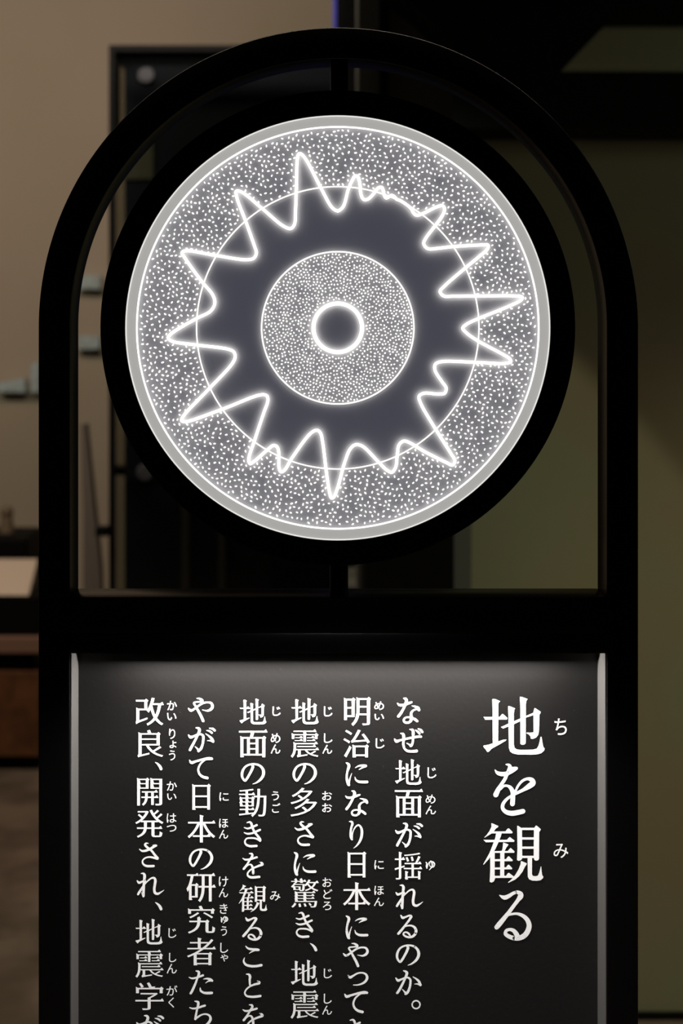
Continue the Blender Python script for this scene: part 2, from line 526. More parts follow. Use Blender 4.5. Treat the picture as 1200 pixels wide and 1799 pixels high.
kana('り', 590, 1430, 12,
     [(285, 155, 18), (335, 165, 45), (350, 200, 50), (325, 290, 45), (312, 400, 48), (325, 500, 55), (342, 535, 40)],
     [(345, 520, 30), (345, 440, 30), (370, 350, 22), (420, 265, 30), (480, 232, 35), (530, 280, 45), (550, 370, 55), (535, 500, 55), (490, 600, 45), (430, 675, 28), (375, 718, 10)])
kana('や', 590, 1640, 12,
     [(160, 420, 25), (205, 460, 50), (250, 450, 45), (340, 385, 42), (460, 310, 40), (560, 290, 36), (635, 305, 45), (668, 370, 55), (640, 430, 55), (570, 465, 40), (500, 458, 20), (455, 448, 10)],
     [(335, 205, 15), (400, 215, 40), (450, 255, 55), (450, 285, 40)],
     [(440, 275, 35), (360, 280, 30), (290, 290, 35), (275, 310, 40), (310, 370, 42), (370, 480, 50), (430, 590, 55), (468, 680, 55)])
kana('っ', 590, 1640, 12, [(262, 880, 25), (300, 920, 55), (370, 885, 42), (450, 840, 36), (550, 825, 33), (630, 855, 45), (660, 920, 55), (630, 1000, 52), (550, 1055, 40), (460, 1080, 28), (370, 1082, 18)])
kana('て', 590, 1700, 12, [(187, 555, 22), (225, 605, 60), (320, 580, 48), (460, 540, 48), (600, 515, 55), (655, 525, 55)],
     [(620, 540, 25), (530, 545, 30), (460, 590, 35), (400, 660, 40), (370, 760, 42), (400, 850, 48), (470, 905, 55), (560, 930, 60)])
kana('さ', 500, 1430, 12, [(220, 290, 20), (270, 325, 40), (350, 320, 50), (450, 280, 50), (540, 225, 55), (570, 215, 45)], [(495, 205, 12), (550, 205, 30)],
     [(405, 168, 15), (360, 165, 35), (335, 195, 45), (380, 250, 50), (460, 310, 48), (540, 410, 50), (595, 480, 60)],
     [(595, 490, 50), (520, 470, 45), (430, 455, 35), (340, 475, 33), (285, 530, 33), (290, 590, 38), (350, 640, 48), (450, 648, 52), (515, 645, 50)])
kana('き', 500, 1590, 12, [(245, 275, 20), (310, 295, 35), (400, 270, 42), (505, 222, 45)], [(240, 380, 18), (310, 405, 38), (420, 390, 42), (500, 355, 45), (575, 322, 42)],
     [(300, 170, 20), (360, 160, 40), (390, 190, 50), (410, 260, 48), (460, 370, 48), (540, 470, 50), (575, 535, 60), (575, 555, 45)],
     [(560, 540, 45), (480, 505, 38), (380, 495, 35), (290, 510, 32), (255, 570, 35), (280, 630, 42), (360, 665, 50), (500, 660, 50)])
kana('、', 500, 1590, 12, [(540, 805, 12), (590, 840, 40), (640, 900, 60), (660, 945, 60)])
kana('を', 410, 1490, 12, [(200, 212, 18), (250, 240, 40), (340, 235, 42), (430, 210, 42), (495, 190, 42)],
     [(335, 110, 18), (390, 120, 45), (400, 160, 50), (350, 240, 42), (290, 340, 42), (240, 410, 50), (218, 435, 48)],
     [(270, 390, 25), (320, 350, 28), (370, 345, 35), (405, 400, 50), (418, 480, 52), (418, 530, 50)],
     [(555, 292, 18), (600, 315, 50), (615, 340, 50), (540, 370, 45), (440, 410, 40), (370, 450, 35), (305, 520, 35), (305, 575, 40), (360, 610, 50), (450, 612, 52), (545, 603, 52)])
kana('こ', 410, 1600, 12, [(262, 745, 20), (310, 790, 40), (400, 810, 50), (500, 820, 60), (530, 822, 50)], [(450, 835, 30), (390, 860, 25), (335, 895, 10)],
     [(235, 990, 15), (218, 1060, 38), (260, 1130, 48), (350, 1160, 52), (480, 1165, 52), (590, 1145, 55)])
kana('と', 410, 1699, 12, [(272, 145, 18), (330, 155, 45), (350, 190, 55), (345, 280, 45), (350, 370, 40)],
     [(510, 290, 25), (545, 315, 50), (545, 335, 50), (440, 365, 42), (340, 410, 35), (265, 480, 32), (242, 545, 35), (275, 600, 40), (370, 622, 48), (480, 618, 50), (570, 605, 50)])
kana('た', 320, 1699, 12, [(148, 212, 18), (210, 235, 36), (320, 215, 40), (440, 170, 45)],
     [(292, 78, 20), (345, 95, 50), (355, 130, 55), (325, 220, 42), (270, 370, 48), (200, 520, 52), (180, 550, 50)],
     [(450, 250, 12), (520, 240, 35), (600, 260, 55), (635, 285, 45)], [(600, 285, 35), (550, 295, 28), (495, 333, 10)],
     [(382, 435, 20), (390, 490, 42), (450, 535, 48), (540, 545, 55), (625, 540, 55)])
kana('ち', 320, 1699, 12, [(160, 850, 20), (220, 870, 34), (320, 860, 40), (420, 825, 45), (480, 808, 45)],
     [(268, 715, 20), (335, 735, 50), (340, 780, 55), (320, 870, 42), (295, 990, 45), (280, 1090, 52)],
     [(285, 1085, 40), (360, 1030, 38), (430, 995, 32), (510, 990, 35), (575, 1020, 45), (600, 1080, 55), (575, 1150, 55), (510, 1210, 40), (440, 1250, 20)])
kana('ゆ', 680, 1430, 12, [(822, 1015, 20), (838, 1040, 26), (828, 1090, 26), (840, 1138, 30)], [(843, 1125, 20), (870, 1045, 20), (910, 1003, 22), (970, 1010, 28), (1000, 1060, 32), (970, 1115, 28), (920, 1110, 18), (895, 1075, 16), (905, 1020, 14)],
     [(920, 985, 18), (950, 1040, 28), (945, 1110, 28), (890, 1175, 15)])
kana('。', 731, 1764.7, 1, [(6.9 * math.cos(t * PI / 8), 6.9 * math.sin(t * PI / 8), 2.5) for t in range(17)])
# the two large kana of the heading
kana('大を', 850, 1335, 10.909,
     [(212, 190, 15), (260, 245, 60), (330, 268, 80), (430, 262, 78), (530, 215, 75), (600, 170, 72), (622, 160, 60)], [(540, 148, 30), (600, 148, 40)],
     [(425, 85, 20), (475, 95, 50), (500, 125, 68), (480, 190, 65), (440, 280, 65), (400, 370, 65), (330, 480, 70), (270, 580, 90), (230, 665, 100)],
     [(320, 560, 40), (380, 500, 45), (450, 495, 45), (510, 530, 70), (555, 620, 85), (555, 740, 90), (548, 840, 92)],
     [(600, 610, 40), (660, 490, 45), (740, 400, 50), (840, 360, 55), (920, 385, 90), (938, 440, 108), (870, 500, 100), (760, 570, 65), (640, 630, 55), (540, 680, 50), (440, 750, 55), (370, 840, 65), (360, 920, 70), (410, 985, 80), (520, 1020, 95), (650, 1005, 95), (750, 982, 90)])
kana('大る', 850, 1555, 10.909,
     [(300, 190, 15), (340, 215, 50), (400, 235, 85), (480, 205, 75), (570, 150, 62), (640, 132, 65), (700, 165, 95), (705, 205, 105), (650, 290, 75), (560, 410, 70), (480, 520, 75), (390, 630, 85), (300, 740, 95), (245, 805, 88)],
     [(440, 580, 40), (530, 555, 45), (630, 545, 50), (740, 580, 70), (830, 660, 85), (868, 770, 95), (840, 880, 100), (770, 970, 100), (680, 1010, 95), (590, 1015, 85), (480, 980, 80), (415, 930, 70), (430, 870, 60), (500, 848, 60), (570, 870, 75), (620, 930, 90), (655, 995, 85)])

TITLE_DI = [
    [(250, 80), (300, 80), (385, 118), (358, 145), (352, 200), (350, 830), (345, 850), (258, 870), (255, 400)],
    [(95, 392), (130, 395), (375, 395), (425, 340), (440, 345), (515, 412), (505, 438), (125, 440)],
    [(90, 912), (100, 895), (180, 882), (260, 855), (350, 825), (440, 795), (500, 790), (480, 815), (350, 890), (240, 950), (185, 1008), (165, 1012)],
    [(528, 205), (560, 208), (650, 245), (635, 265), (628, 330), (628, 880), (640, 935), (680, 965), (760, 972), (960, 968), (1030, 950), (1060, 900), (1080, 830), (1095, 745), (1115, 745), (1130, 850), (1145, 920), (1170, 950), (1160, 985), (1110, 1030), (1040, 1050), (940, 1057), (700, 1055), (610, 1035), (560, 1000), (540, 930), (536, 600), (532, 400)],
    [(400, 570), (430, 560), (530, 512), (745, 420), (975, 318), (990, 355), (840, 405), (745, 465), (630, 520), (470, 585), (440, 600)],
    [(735, 40), (765, 42), (868, 80), (845, 110), (838, 160), (836, 830), (830, 865), (800, 882), (760, 880), (742, 860), (742, 800), (742, 200)],
    [(990, 240), (1005, 240), (1100, 305), (1095, 325), (1075, 350), (1068, 640), (1055, 710), (1020, 755), (960, 780), (925, 775), (920, 735), (890, 700), (848, 680), (855, 668), (920, 670), (970, 665), (975, 640), (972, 380), (965, 340)]]
TITLE_KAN = [
    [(232, 60), (262, 68), (355, 110), (350, 130), (310, 155), (280, 200), (230, 245), (170, 280), (115, 315), (110, 305), (150, 265), (200, 195), (235, 120)],
    [(225, 205), (480, 203), (510, 165), (525, 150), (545, 155), (605, 215), (598, 238), (220, 240)],
    [(90, 348), (120, 352), (505, 352), (540, 312), (560, 305), (640, 365), (630, 388), (135, 395)],
    [(318, 225), (415, 235), (400, 290), (360, 390), (300, 520), (240, 620), (180, 700), (95, 792), (88, 780), (140, 690), (200, 580), (260, 430), (300, 320)],
    [(212, 600), (292, 560), (290, 990), (300, 1030), (275, 1085), (235, 1103), (202, 1090), (205, 1040), (212, 900)],
    [(440, 400), (460, 405), (532, 432), (525, 450), (495, 490), (460, 560), (410, 560), (428, 510)],
    [(388, 545), (462, 545), (458, 1000), (386, 1000)],
    [(280, 550), (520, 548), (560, 500), (575, 495), (640, 555), (635, 580), (280, 582)],
    [(285, 692), (490, 690), (520, 648), (540, 640), (608, 705), (602, 728), (285, 728)],
    [(285, 838), (490, 835), (520, 795), (540, 788), (600, 850), (595, 870), (285, 873)],
    [(285, 985), (490, 983), (520, 940), (540, 930), (625, 995), (615, 1020), (285, 1022)],
    [(685, 105), (705, 108), (770, 150), (775, 640), (770, 690), (740, 715), (705, 722), (682, 705), (690, 500)],
    [(980, 150), (1015, 100), (1035, 108), (1102, 165), (1095, 185), (1072, 215), (1070, 680), (1055, 712), (1010, 720), (985, 700), (975, 660)],
    [(765, 140), (985, 140), (985, 180), (765, 180)], [(765, 308), (985, 308), (985, 348), (765, 348)], [(765, 470), (985, 470), (985, 510), (765, 510)], [(765, 632), (985, 632), (985, 672), (765, 672)],
    [(750, 725), (775, 730), (855, 765), (850, 785), (820, 830), (780, 910), (720, 990), (650, 1050), (530, 1108), (525, 1098), (580, 1050), (650, 970), (710, 870), (745, 780)],
    [(868, 660), (948, 660), (946, 950), (960, 985), (1010, 992), (1050, 980), (1075, 920), (1100, 820), (1108, 820), (1115, 900), (1125, 970), (1145, 1000), (1140, 1025), (1100, 1060), (1030, 1072), (950, 1068), (895, 1045), (872, 1000)]]

LAYER = [0]


class Ink:
    """Collects letter shapes given in photo pixels into one flat mesh on the panel."""

    def __init__(self):
        self.bm = bmesh.new()

    def face(self, tri_pts, tris):
        LAYER[0] = (LAYER[0] + 1) % 60
        y = YP - 0.0003 - LAYER[0] * 2e-6
        vs = []
        for x, q in tri_pts:
            p = W(x, q, YP)
            vs.append(self.bm.verts.new((p.x, y, p.z)))
        for t in tris:
            try:
                self.bm.faces.new([vs[i] for i in t])
            except ValueError:
                pass

    def poly(self, pts):
        tris = tessellate_polygon([[Vector((x, y, 0)) for x, y in pts]])
        self.face(pts, tris)

    def disc(self, x, y, r):
        self.face([(x + r * math.cos(2 * PI * k / 12), y + r * math.sin(2 * PI * k / 12)) for k in range(12)], [list(range(12))])

    def stroke(self, pts):
        q = catmull(pts, 6)
        L, Rr = [], []
        for i in range(len(q)):
            t = q[min(i + 1, len(q) - 1)][:2] - q[max(i - 1, 0)][:2]
            t = t / (np.linalg.norm(t) + 1e-9)
            nrm = np.array((-t[1], t[0])) * max(0.3, q[i][2]) / 2
            L.append(q[i][:2] + nrm)
            Rr.append(q[i][:2] - nrm)
        for i in range(len(q) - 1):
            self.face([L[i], L[i + 1], Rr[i + 1], Rr[i]], [(0, 1, 2, 3)])
        for p in q[::3]:
            self.disc(p[0], p[1], max(0.3, p[2]) / 2)
        self.disc(pts[-1][0], pts[-1][1], pts[-1][2] / 2)

    def kana(self, ch, dx=0.0, dy=0.0):
        for s in KANA[ch]:
            self.stroke([(x + dx, y + dy, w) for x, y, w in s])

    def build(self, name, parent, label=None):
        bmesh.ops.recalc_face_normals(self.bm, faces=self.bm.faces)
        o = obj(name, self.bm, M_ink, parent)
        if label:
            o['label'] = label
        return o


def glyph(ch):
    c = bpy.data.curves.new('glyph', 'FONT')
    c.body = ch
    o = bpy.data.objects.new('glyph', c)
    C.objects.link(o)
    bpy.context.view_layer.update()
    k = o.to_curve(bpy.context.evaluated_depsgraph_get())
    loops = []
    for s in k.splines:
        bp = s.bezier_points
        pts = []
        for i in range(len(bp)):
            a, b = bp[i], bp[(i + 1) % len(bp)]
            p0, h0, h1, p1 = a.co, a.handle_right, b.handle_left, b.co
            d = (p1 - p0)
            straight = abs(d.cross(h0 - p0).z) < 1e-5 and abs(d.cross(h1 - p0).z) < 1e-5
            n = 1 if straight else 5
            for j in range(n):
                t = j / n
                v = (1 - t) ** 3 * p0 + 3 * t * (1 - t) ** 2 * h0 + 3 * t * t * (1 - t) * h1 + t ** 3 * p1
                pts.append((v.x, v.y))
        q = []
        for p in pts:
            if not q or math.hypot(p[0] - q[-1][0], p[1] - q[-1][1]) > 1e-4:
                q.append(p)
        if math.hypot(q[0][0] - q[-1][0], q[0][1] - q[-1][1]) < 1e-4:
            q.pop()
        loops.append(q)
    o.to_curve_clear()
    bpy.data.objects.remove(o)
    bpy.data.curves.remove(c)
    return loops


def area(l):
    return 0.5 * sum(l[i - 1][0] * l[i][1] - l[i][0] * l[i - 1][1] for i in range(len(l)))


GL = {}


def set_glyph(ink, ch, x0, y0, x1, y1, dv, dh, serif=True):
    """Fit a character into a pixel box; verticals grow by dv, horizontals by dh, with brush serifs."""
    if ch not in GL:
        GL[ch] = glyph(ch)
    loops = GL[ch]
    xs = [p[0] for l in loops for p in l]
    ys = [p[1] for l in loops for p in l]
    mx0, mx1, my0, my1 = min(xs), max(xs), min(ys), max(ys)
    x0, x1, y0, y1 = x0 + dv, x1 - dv, y0 + dh, y1 - dh
    sx, sy = (x1 - x0) / max(1e-6, mx1 - mx0), (y1 - y0) / max(1e-6, my1 - my0)
    L = [[(x0 + (p[0] - mx0) * sx, y1 - (p[1] - my0) * sy) for p in l] for l in loops]
    big = max(L, key=lambda l: abs(area(l)))
    sg = 1 if area(big) > 0 else -1
    outl, extra = [], []
    for l in L:
        n = len(l)
        E = []
        for i in range(n):
            a, b = l[i], l[(i + 1) % n]
            dx, dy = b[0] - a[0], b[1] - a[1]
            ln = math.hypot(dx, dy)
            nx, ny = sg * dy / ln, -sg * dx / ln          # outward normal
            d = dv * nx * nx + dh * ny * ny
            E.append((a, (dx / ln, dy / ln), (nx, ny), d, ln))
        new = []
        for i in range(n):
            _, t0, n0, d0, _ = E[i - 1]
            p, t1, n1, d1, _ = E[i]
            cr = t0[0] * t1[1] - t0[1] * t1[0]
            if abs(cr) < 0.12:
                new.append((p[0] + (n0[0] * d0 + n1[0] * d1) / 2, p[1] + (n0[1] * d0 + n1[1] * d1) / 2))
            else:
                a = (p[0] + n0[0] * d0, p[1] + n0[1] * d0)
                b = (p[0] + n1[0] * d1, p[1] + n1[1] * d1)
                s = ((b[0] - a[0]) * t1[1] - (b[1] - a[1]) * t1[0]) / cr
                s = max(-2.5, min(2.5, s))
                new.append((a[0] + t0[0] * s, a[1] + t0[1] * s))
        outl.append(new)
        if serif:
            for i in range(n):
                _, t, nn, _, ln = E[i]
                _, tp, np_, _, lp = E[i - 1]
                _, tn, nn_, _, lnn = E[(i + 1) % n]
                A, B = new[i], new[(i + 1) % n]
                top, bot = (A, B) if A[1] < B[1] else (B, A)
                if nn[0] > 0.97 and ln < 5.0 and abs(tp[0]) > 0.97 and abs(tn[0]) > 0.97 and min(lp, lnn) > 3:
                    k = 1.0
                    extra.append([(top[0] - 5.2 * k, top[1] + .3), (top[0] - 2.2 * k, top[1] - 2.3 * k), (top[0] - 1.2 * k, top[1] - 2.3 * k), (bot[0] + 1.2, bot[1] - .4), (bot[0] + 0.6, bot[1])])
                if nn[1] < -0.97 and ln < 5.0 and abs(tp[1]) > 0.97 and abs(tn[1]) > 0.97 and min(lp, lnn) > 3:
                    lf, rt = (A, B) if A[0] < B[0] else (B, A)
                    extra.append([(lf[0] - .3, lf[1] - 1.0), (lf[0] + .8, lf[1] - 1.0), (rt[0] + 1.5, rt[1] + .7), (rt[0] - .1, rt[1] + 3.0), (lf[0] + .4, lf[1] + 3)])
                # top right corner of a box
                if nn[1] < -0.97 and ln >= 7.0:
                    for q, ot, ol in ((A, tp, lp), (B, tn, lnn)):
                        oth = B if q is A else A
                        if q[0] > oth[0] and abs(ot[1]) > 0.97 and ol > 7:
                            o2 = E[i - 1][2] if q is A else E[(i + 1) % n][2]
                            if o2[0] > 0.9:
                                extra.append([(q[0] - 4.6, q[1] + .4), (q[0] - 2.6, q[1] - 1.9), (q[0] - 1.8, q[1] - 1.9), (q[0] + 1.6, q[1] + 1.2), (q[0] - .2, q[1] + 3.4), (q[0] - 3.5, q[1] + 3)])
                        if q[0] < oth[0] and abs(ot[1]) > 0.97 and ol > 7:
                            o2 = E[i - 1][2] if q is A else E[(i + 1) % n][2]
                            if o2[0] < -0.9:
                                extra.append([(q[0] - .4, q[1] - 1.5), (q[0] + .5, q[1] - 1.5), (q[0] + 4, q[1] + .5), (q[0] + .2, q[1] + 4)])
    cu = bpy.data.curves.new('fill', 'CURVE')
    cu.dimensions = '2D'
    cu.fill_mode = 'FRONT'
    for l in outl:
        s = cu.splines.new('POLY')
        s.points.add(len(l) - 1)
        for i, p in enumerate(l):
            s.points[i].co = (p[0], p[1], 0, 1)
        s.use_cyclic_u = True
    o = bpy.data.objects.new('fill', cu)
    C.objects.link(o)
    bpy.context.view_layer.update()
    me = o.to_mesh()
    pts = [(v.co.x, v.co.y) for v in me.vertices]
    tris = [tuple(p.vertices) for p in me.polygons]
    o.to_mesh_clear()
    bpy.data.objects.remove(o)
    bpy.data.curves.remove(cu)
    ink.face(pts, tris)
    for e_ in extra:
        ink.poly(e_)


def kanji(ink, ch, x0, y0, x1, y1):
    if ch in '地観':
        T = TITLE_DI if ch == '地' else TITLE_KAN
        xs = [p[0] for l in T for p in l]
        ys = [p[1] for l in T for p in l]
        sx, sy = (x1 - x0) / (max(xs) - min(xs)), (y1 - y0) / (max(ys) - min(ys))
        for l in T:
            ink.poly([(x0 + (x - min(xs)) * sx, y0 + (y - min(ys)) * sy) for x, y in l])
        return
    dense = ch in '驚震観動揺'
    set_glyph(ink, ch, x0, y0, x1, y1, 0.25 if dense else 0.6, -0.50 if dense else -0.52)


def ruby(ink, *items):
    for ch, x0, y0, x1, y1 in items:
        if ch in 'ゆゅ':
            k = (x1 - x0) / 16.6
            for st in KANA['ゆ']:
                ink.stroke([(x0 + (x - 748) * k, y0 + (y - 1512) * k, w * (k + 1) / 2) for x, y, w in st])
            continue
        set_glyph(ink, ch, x0, y0, x1, y1, 0.15, 0.1, serif=False)


ink = Ink()
for p in TITLE_DI:
    ink.poly([(840 + x / 10, 1220 + y / 10) for x, y in p])
for p in TITLE_KAN:
    ink.poly([(840 + x / 10, 1440 + y / 10) for x, y in p])
ink.kana('大を')
ink.kana('大る')
ruby(ink, ('ち', 974, 1262, 995.6, 1291), ('み', 972.5, 1482, 998.5, 1507))
ink.build('heading_lettering', panel, 'large white heading at the right of the panel')

ink = Ink()
ink.kana('な'); ink.kana('ぜ'); kanji(ink, '地', 694, 1333.6, 740.7, 1378.5); kanji(ink, '面', 693.7, 1388, 742, 1435.7); ink.kana('が')
kanji(ink, '揺', 693, 1497.3, 740.7, 1544.8); ink.kana('れ'); ink.kana('る', 272.3, -4.2); ink.kana('の'); ink.kana('か'); ink.kana('。')
ruby(ink, ('じ', 751, 1348, 766.6, 1367), ('め', 747.7, 1396, 765, 1411.5), ('ん', 747.7, 1415, 766, 1430.4), ('ゆ', 748, 1512, 764.6, 1528.5))
ink.build('text_column', panel, 'first column of small white text, next to the heading')

ink = Ink()
kanji(ink, '明', 604.6, 1226.6, 650, 1274.4); kanji(ink, '治', 602.9, 1282, 650, 1330.4); ink.kana('に'); ink.kana('な', -91.2, 162.7); ink.kana('り')
kanji(ink, '日', 610.8, 1497.9, 642, 1541.6); kanji(ink, '本', 602, 1550.7, 651.4, 1598.5); ink.kana('に', 0, 269); ink.kana('や'); ink.kana('っ'); ink.kana('て'); ink.kana('き', 90, 187.9)
ruby(ink, ('め', 657.7, 1232.4, 674.6, 1247), ('い', 658, 1254, 674.6, 1264.8), ('じ', 660, 1297, 675.5, 1314.6), ('に', 657.7, 1511, 674.3, 1527), ('ほ', 657.7, 1556, 674.3, 1572), ('ん', 657, 1576.6, 674.6, 1591.5))
ink.build('text_column', panel, 'second column of small white text')

ink = Ink()
kanji(ink, '地', 511.9, 1226.6, 559.7, 1272.3); kanji(ink, '震', 510.6, 1283.6, 560, 1330.4); ink.kana('の', -181.4, -318.4); kanji(ink, '多', 510, 1384, 557.4, 1434); ink.kana('さ')
ink.kana('に', -91.2, 157.5); kanji(ink, '驚', 510.6, 1545, 560, 1594); ink.kana('き'); ink.kana('、'); kanji(ink, '地', 511, 1686, 558.6, 1731.5); kanji(ink, '震', 510, 1741.5, 560, 1789)
ruby(ink, ('じ', 569, 1241, 584, 1258.6), ('し', 569, 1288.4, 584, 1305), ('ん', 566.5, 1308.5, 583.6, 1324), ('お', 566, 1390, 583.3, 1405.6), ('お', 566, 1411, 583.3, 1426.6),
     ('お', 566.5, 1541.6, 582.8, 1558), ('ど', 568, 1562, 584, 1579), ('ろ', 567, 1583.6, 582, 1598.5), ('じ', 568.8, 1701.4, 583.3, 1718.4), ('し', 568.8, 1745.5, 582.8, 1763), ('ん', 566, 1766.5, 583.3, 1782.3))
ink.build('text_column', panel, 'third column of small white text')

ink = Ink()
kanji(ink, '地', 421, 1227.5, 468, 1272.5); kanji(ink, '面', 420, 1283.8, 468.8, 1330); ink.kana('の', -272.4, -318.3); kanji(ink, '動', 420, 1385.5, 468, 1434.5); ink.kana('き', -91, -159.2)
ink.kana('を'); kanji(ink, '観', 419.5, 1554, 469.5, 1602); ink.kana('る'); ink.kana('こ'); ink.kana('と'); ink.kana('を', 0, 265.7)
ruby(ink, ('じ', 478.8, 1241, 493, 1257.5), ('め', 475.8, 1288, 492.5, 1305), ('ん', 475.8, 1307.5, 492.5, 1323.8), ('う', 477.5, 1390, 490, 1406), ('ご', 478, 1410.8, 492.5, 1427.5), ('み', 474.5, 1565.5, 492.5, 1582))
ink.build('text_column', panel, 'fourth column of small white text')

ink = Ink()
ink.kana('や', -272.1, -430.4); ink.kana('が', -364, -167.7); ink.kana('て', -272.5, -410.9); kanji(ink, '日', 338, 1379, 369, 1422.5); kanji(ink, '本', 329, 1432.5, 378.8, 1480)
ink.kana('の', -363.6, -168.5); kanji(ink, '研', 327.5, 1535.8, 378, 1583.8); kanji(ink, '究', 329.5, 1591, 378, 1639.5); kanji(ink, '者', 328, 1648, 378, 1695.5); ink.kana('た'); ink.kana('ち')
ruby(ink, ('に', 385.5, 1392, 401.8, 1407), ('ほ', 385, 1438, 401, 1454), ('ん', 385, 1457.5, 401, 1473), ('け', 384.5, 1539.5, 401, 1557.5), ('ん', 384.5, 1560, 401, 1576), ('き', 386, 1587.5, 400, 1605),
     ('ゅ', 388, 1609.5, 400.8, 1622.5), ('う', 388, 1626.8, 398.8, 1643.8), ('し', 387, 1656, 401, 1673.8), ('ゃ', 387.5, 1676, 400.8, 1688.8))
ink.build('text_column', panel, 'fifth column of small white text')

ink = Ink()
kanji(ink, '改', 238, 1225.8, 287.5, 1274); kanji(ink, '良', 240.8, 1282.5, 287.5, 1330); ink.kana('、', -272, -318.1); kanji(ink, '開', 241, 1368, 285, 1415); kanji(ink, '発', 237, 1422.5, 288, 1471)
ink.kana('さ', -273, 37.5); ink.kana('れ', -454.6, -20.8); ink.kana('、', -272, -72); kanji(ink, '地', 238, 1614, 285.8, 1659); kanji(ink, '震', 237.5, 1670.5, 287, 1717); kanji(ink, '学', 238, 1725.8, 286.8, 1774)
ink.kana('が', -454.7, 337.7)
ruby(ink, ('か', 293.8, 1231, 311, 1247.5), ('い', 293.8, 1252.5, 310, 1265), ('り', 297, 1280, 308, 1298), ('ょ', 298, 1301, 310, 1314), ('う', 297, 1318, 308, 1335.8), ('か', 293, 1372.5, 310.8, 1388.8),
     ('い', 293.8, 1393.8, 310, 1405), ('は', 293, 1428.8, 310, 1445), ('つ', 293, 1449, 310, 1460.8), ('じ', 296, 1630.5, 310, 1647.5), ('し', 297, 1673.8, 310, 1690), ('ん', 293, 1693, 310.8, 1710),
     ('が', 292.5, 1731, 311.8, 1748.8), ('く', 296, 1752, 306, 1770))
ink.build('text_column', panel, 'sixth column of small white text, leftmost on the panel')

# ------------------------------------------------------------------ background: glass showcase left of centre
M_frame = mat('black_metal_frame', (0.006, 0.006, 0.007), 0.4, spec=0.3)
M_navy = mat('navy_graphic', (0.022, 0.027, 0.045), 0.5, spec=0.2)
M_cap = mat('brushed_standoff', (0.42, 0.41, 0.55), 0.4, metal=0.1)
M_glass = mat('clear_glass', (1, 1, 1), 0.02)
nt = M_glass.node_tree
g1 = nt.nodes.new('ShaderNodeBsdfTransparent'); g1.inputs[0].default_value = (0.60, 0.61, 0.56, 1)
g2 = nt.nodes.new('ShaderNodeBsdfGlossy'); g2.inputs['Roughness'].default_value = 0.03
mx = nt.nodes.new('ShaderNodeMixShader'); mx.inputs[0].default_value = 0.04
nt.links.new(g1.outputs[0], mx.inputs[1]); nt.links.new(g2.outputs[0], mx.inputs[2])
nt.links.new(mx.outputs[0], nt.nodes['Material Output'].inputs[0])

D = 4.0
sx0, sx1 = W(191, 0, D).x, W(604, 0, D).x
sz = W(0, 79, D).z
show = thing('glass_showcase', 'tall black framed glass showcase behind the sign, against the beige wall', 'showcase', ((sx0 + sx1) / 2, D + 0.3, 0))
bm = bmesh.new()
t = 0.017
for xa in (sx0, sx1 - t):
    for ya in (D, D + 0.55 - t):
        add_box(bm, xa, xa + t, ya, ya + t, 0, sz, 0.001)
for za in (0.0, sz - t):
    for ya in (D, D + 0.55 - t):
        add_box(bm, sx0 + t, sx1 - t, ya, ya + t, za, za + t)
    for xa in (sx0, sx1 - t):
        add_box(bm, xa, xa + t, D + t, D + 0.55 - t, za, za + t)
obj('frame', bm, M_frame, show)
obj('front_pane', box(sx0 + t, sx1 - t, D + 0.004, D + 0.010, t, sz - t), M_glass, show)
pl = W(219, 0, D + 0.12).x
obj('header_panel', box(sx0 + t, sx1 - t, D + 0.018, D + 0.03, W(0, 112, D).z, sz - t), M_navy, show)
obj('side_panel', box(sx0 + t, pl, D + 0.018, D + 0.03, W(0, 240, D).z, W(0, 112, D).z), M_navy, show)
pb = obj('back_panel', box(pl, sx1 - t, D + 0.12, D + 0.14, t, sz - t), M_navy, show)
a, b = W(206, 318, D + 0.2), W(262, 240, D + 0.2)
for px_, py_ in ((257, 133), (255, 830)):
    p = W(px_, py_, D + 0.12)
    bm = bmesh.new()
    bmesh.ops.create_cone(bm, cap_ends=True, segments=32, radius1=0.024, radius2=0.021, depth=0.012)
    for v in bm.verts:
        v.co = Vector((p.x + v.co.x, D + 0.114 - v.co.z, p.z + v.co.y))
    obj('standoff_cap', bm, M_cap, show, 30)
# door hinge blocks and a cross rail on the left stile
a, b = W(194, 836, D), W(219, 822, D)
obj('cross_rail', box(a.x, b.x, D + 0.012, D + 0.1, a.z, b.z, 0.001), M_frame, show)
a, b = W(170, 940, D), W(193, 922, D)
obj('door_handle', box(a.x, b.x, D - 0.03, D, a.z, b.z, 0.004), M_frame, show)
# slim grey vertical strips inside
for q0, q1 in ((319, 333), (384, 396)):
    a, b = W(q0, 0, D + 0.1), W(q1, 0, D + 0.1)
    obj('grey_strip', box(a.x, b.x, D + 0.095, D + 0.119, t, W(0, 700, D).z, 0.002), mat('grey_strip', (0.25, 0.23, 0.21), 0.45, metal=0.4), show)
# small grey card on the showcase back
a, b = W(212, 314, D + 0.1), W(268, 236, D + 0.1)
obj('notice_card', box(a.x, b.x, D + 0.114, D + 0.119, a.z, b.z, 0.001), mat('olive_card', (0.17, 0.17, 0.13), 0.7), show)

# slim black post with a blue edge right of the showcase
D = 3.7
a, b = W(585, 0, D), W(607, 0, D)
post = thing('slim_post', 'slim black post with a blue edge rising behind the top of the arch', 'post', ((a.x + b.x) / 2, D + 0.03, 0))
obj('upright', box(a.x + 0.009, b.x, D, D + 0.06, 0, 3.2, 0.001), M_dark, post)
obj('blue_edge', box(a.x, a.x + 0.009, D + 0.002, D + 0.05, 0, 3.2, 0.001), mat('blue_lit_edge', (0.06, 0.06, 0.35), 0.3, emit=(0.1, 0.1, 0.55), estr=0.16), post)  # blue light along the edge, put in as colour and weak emission

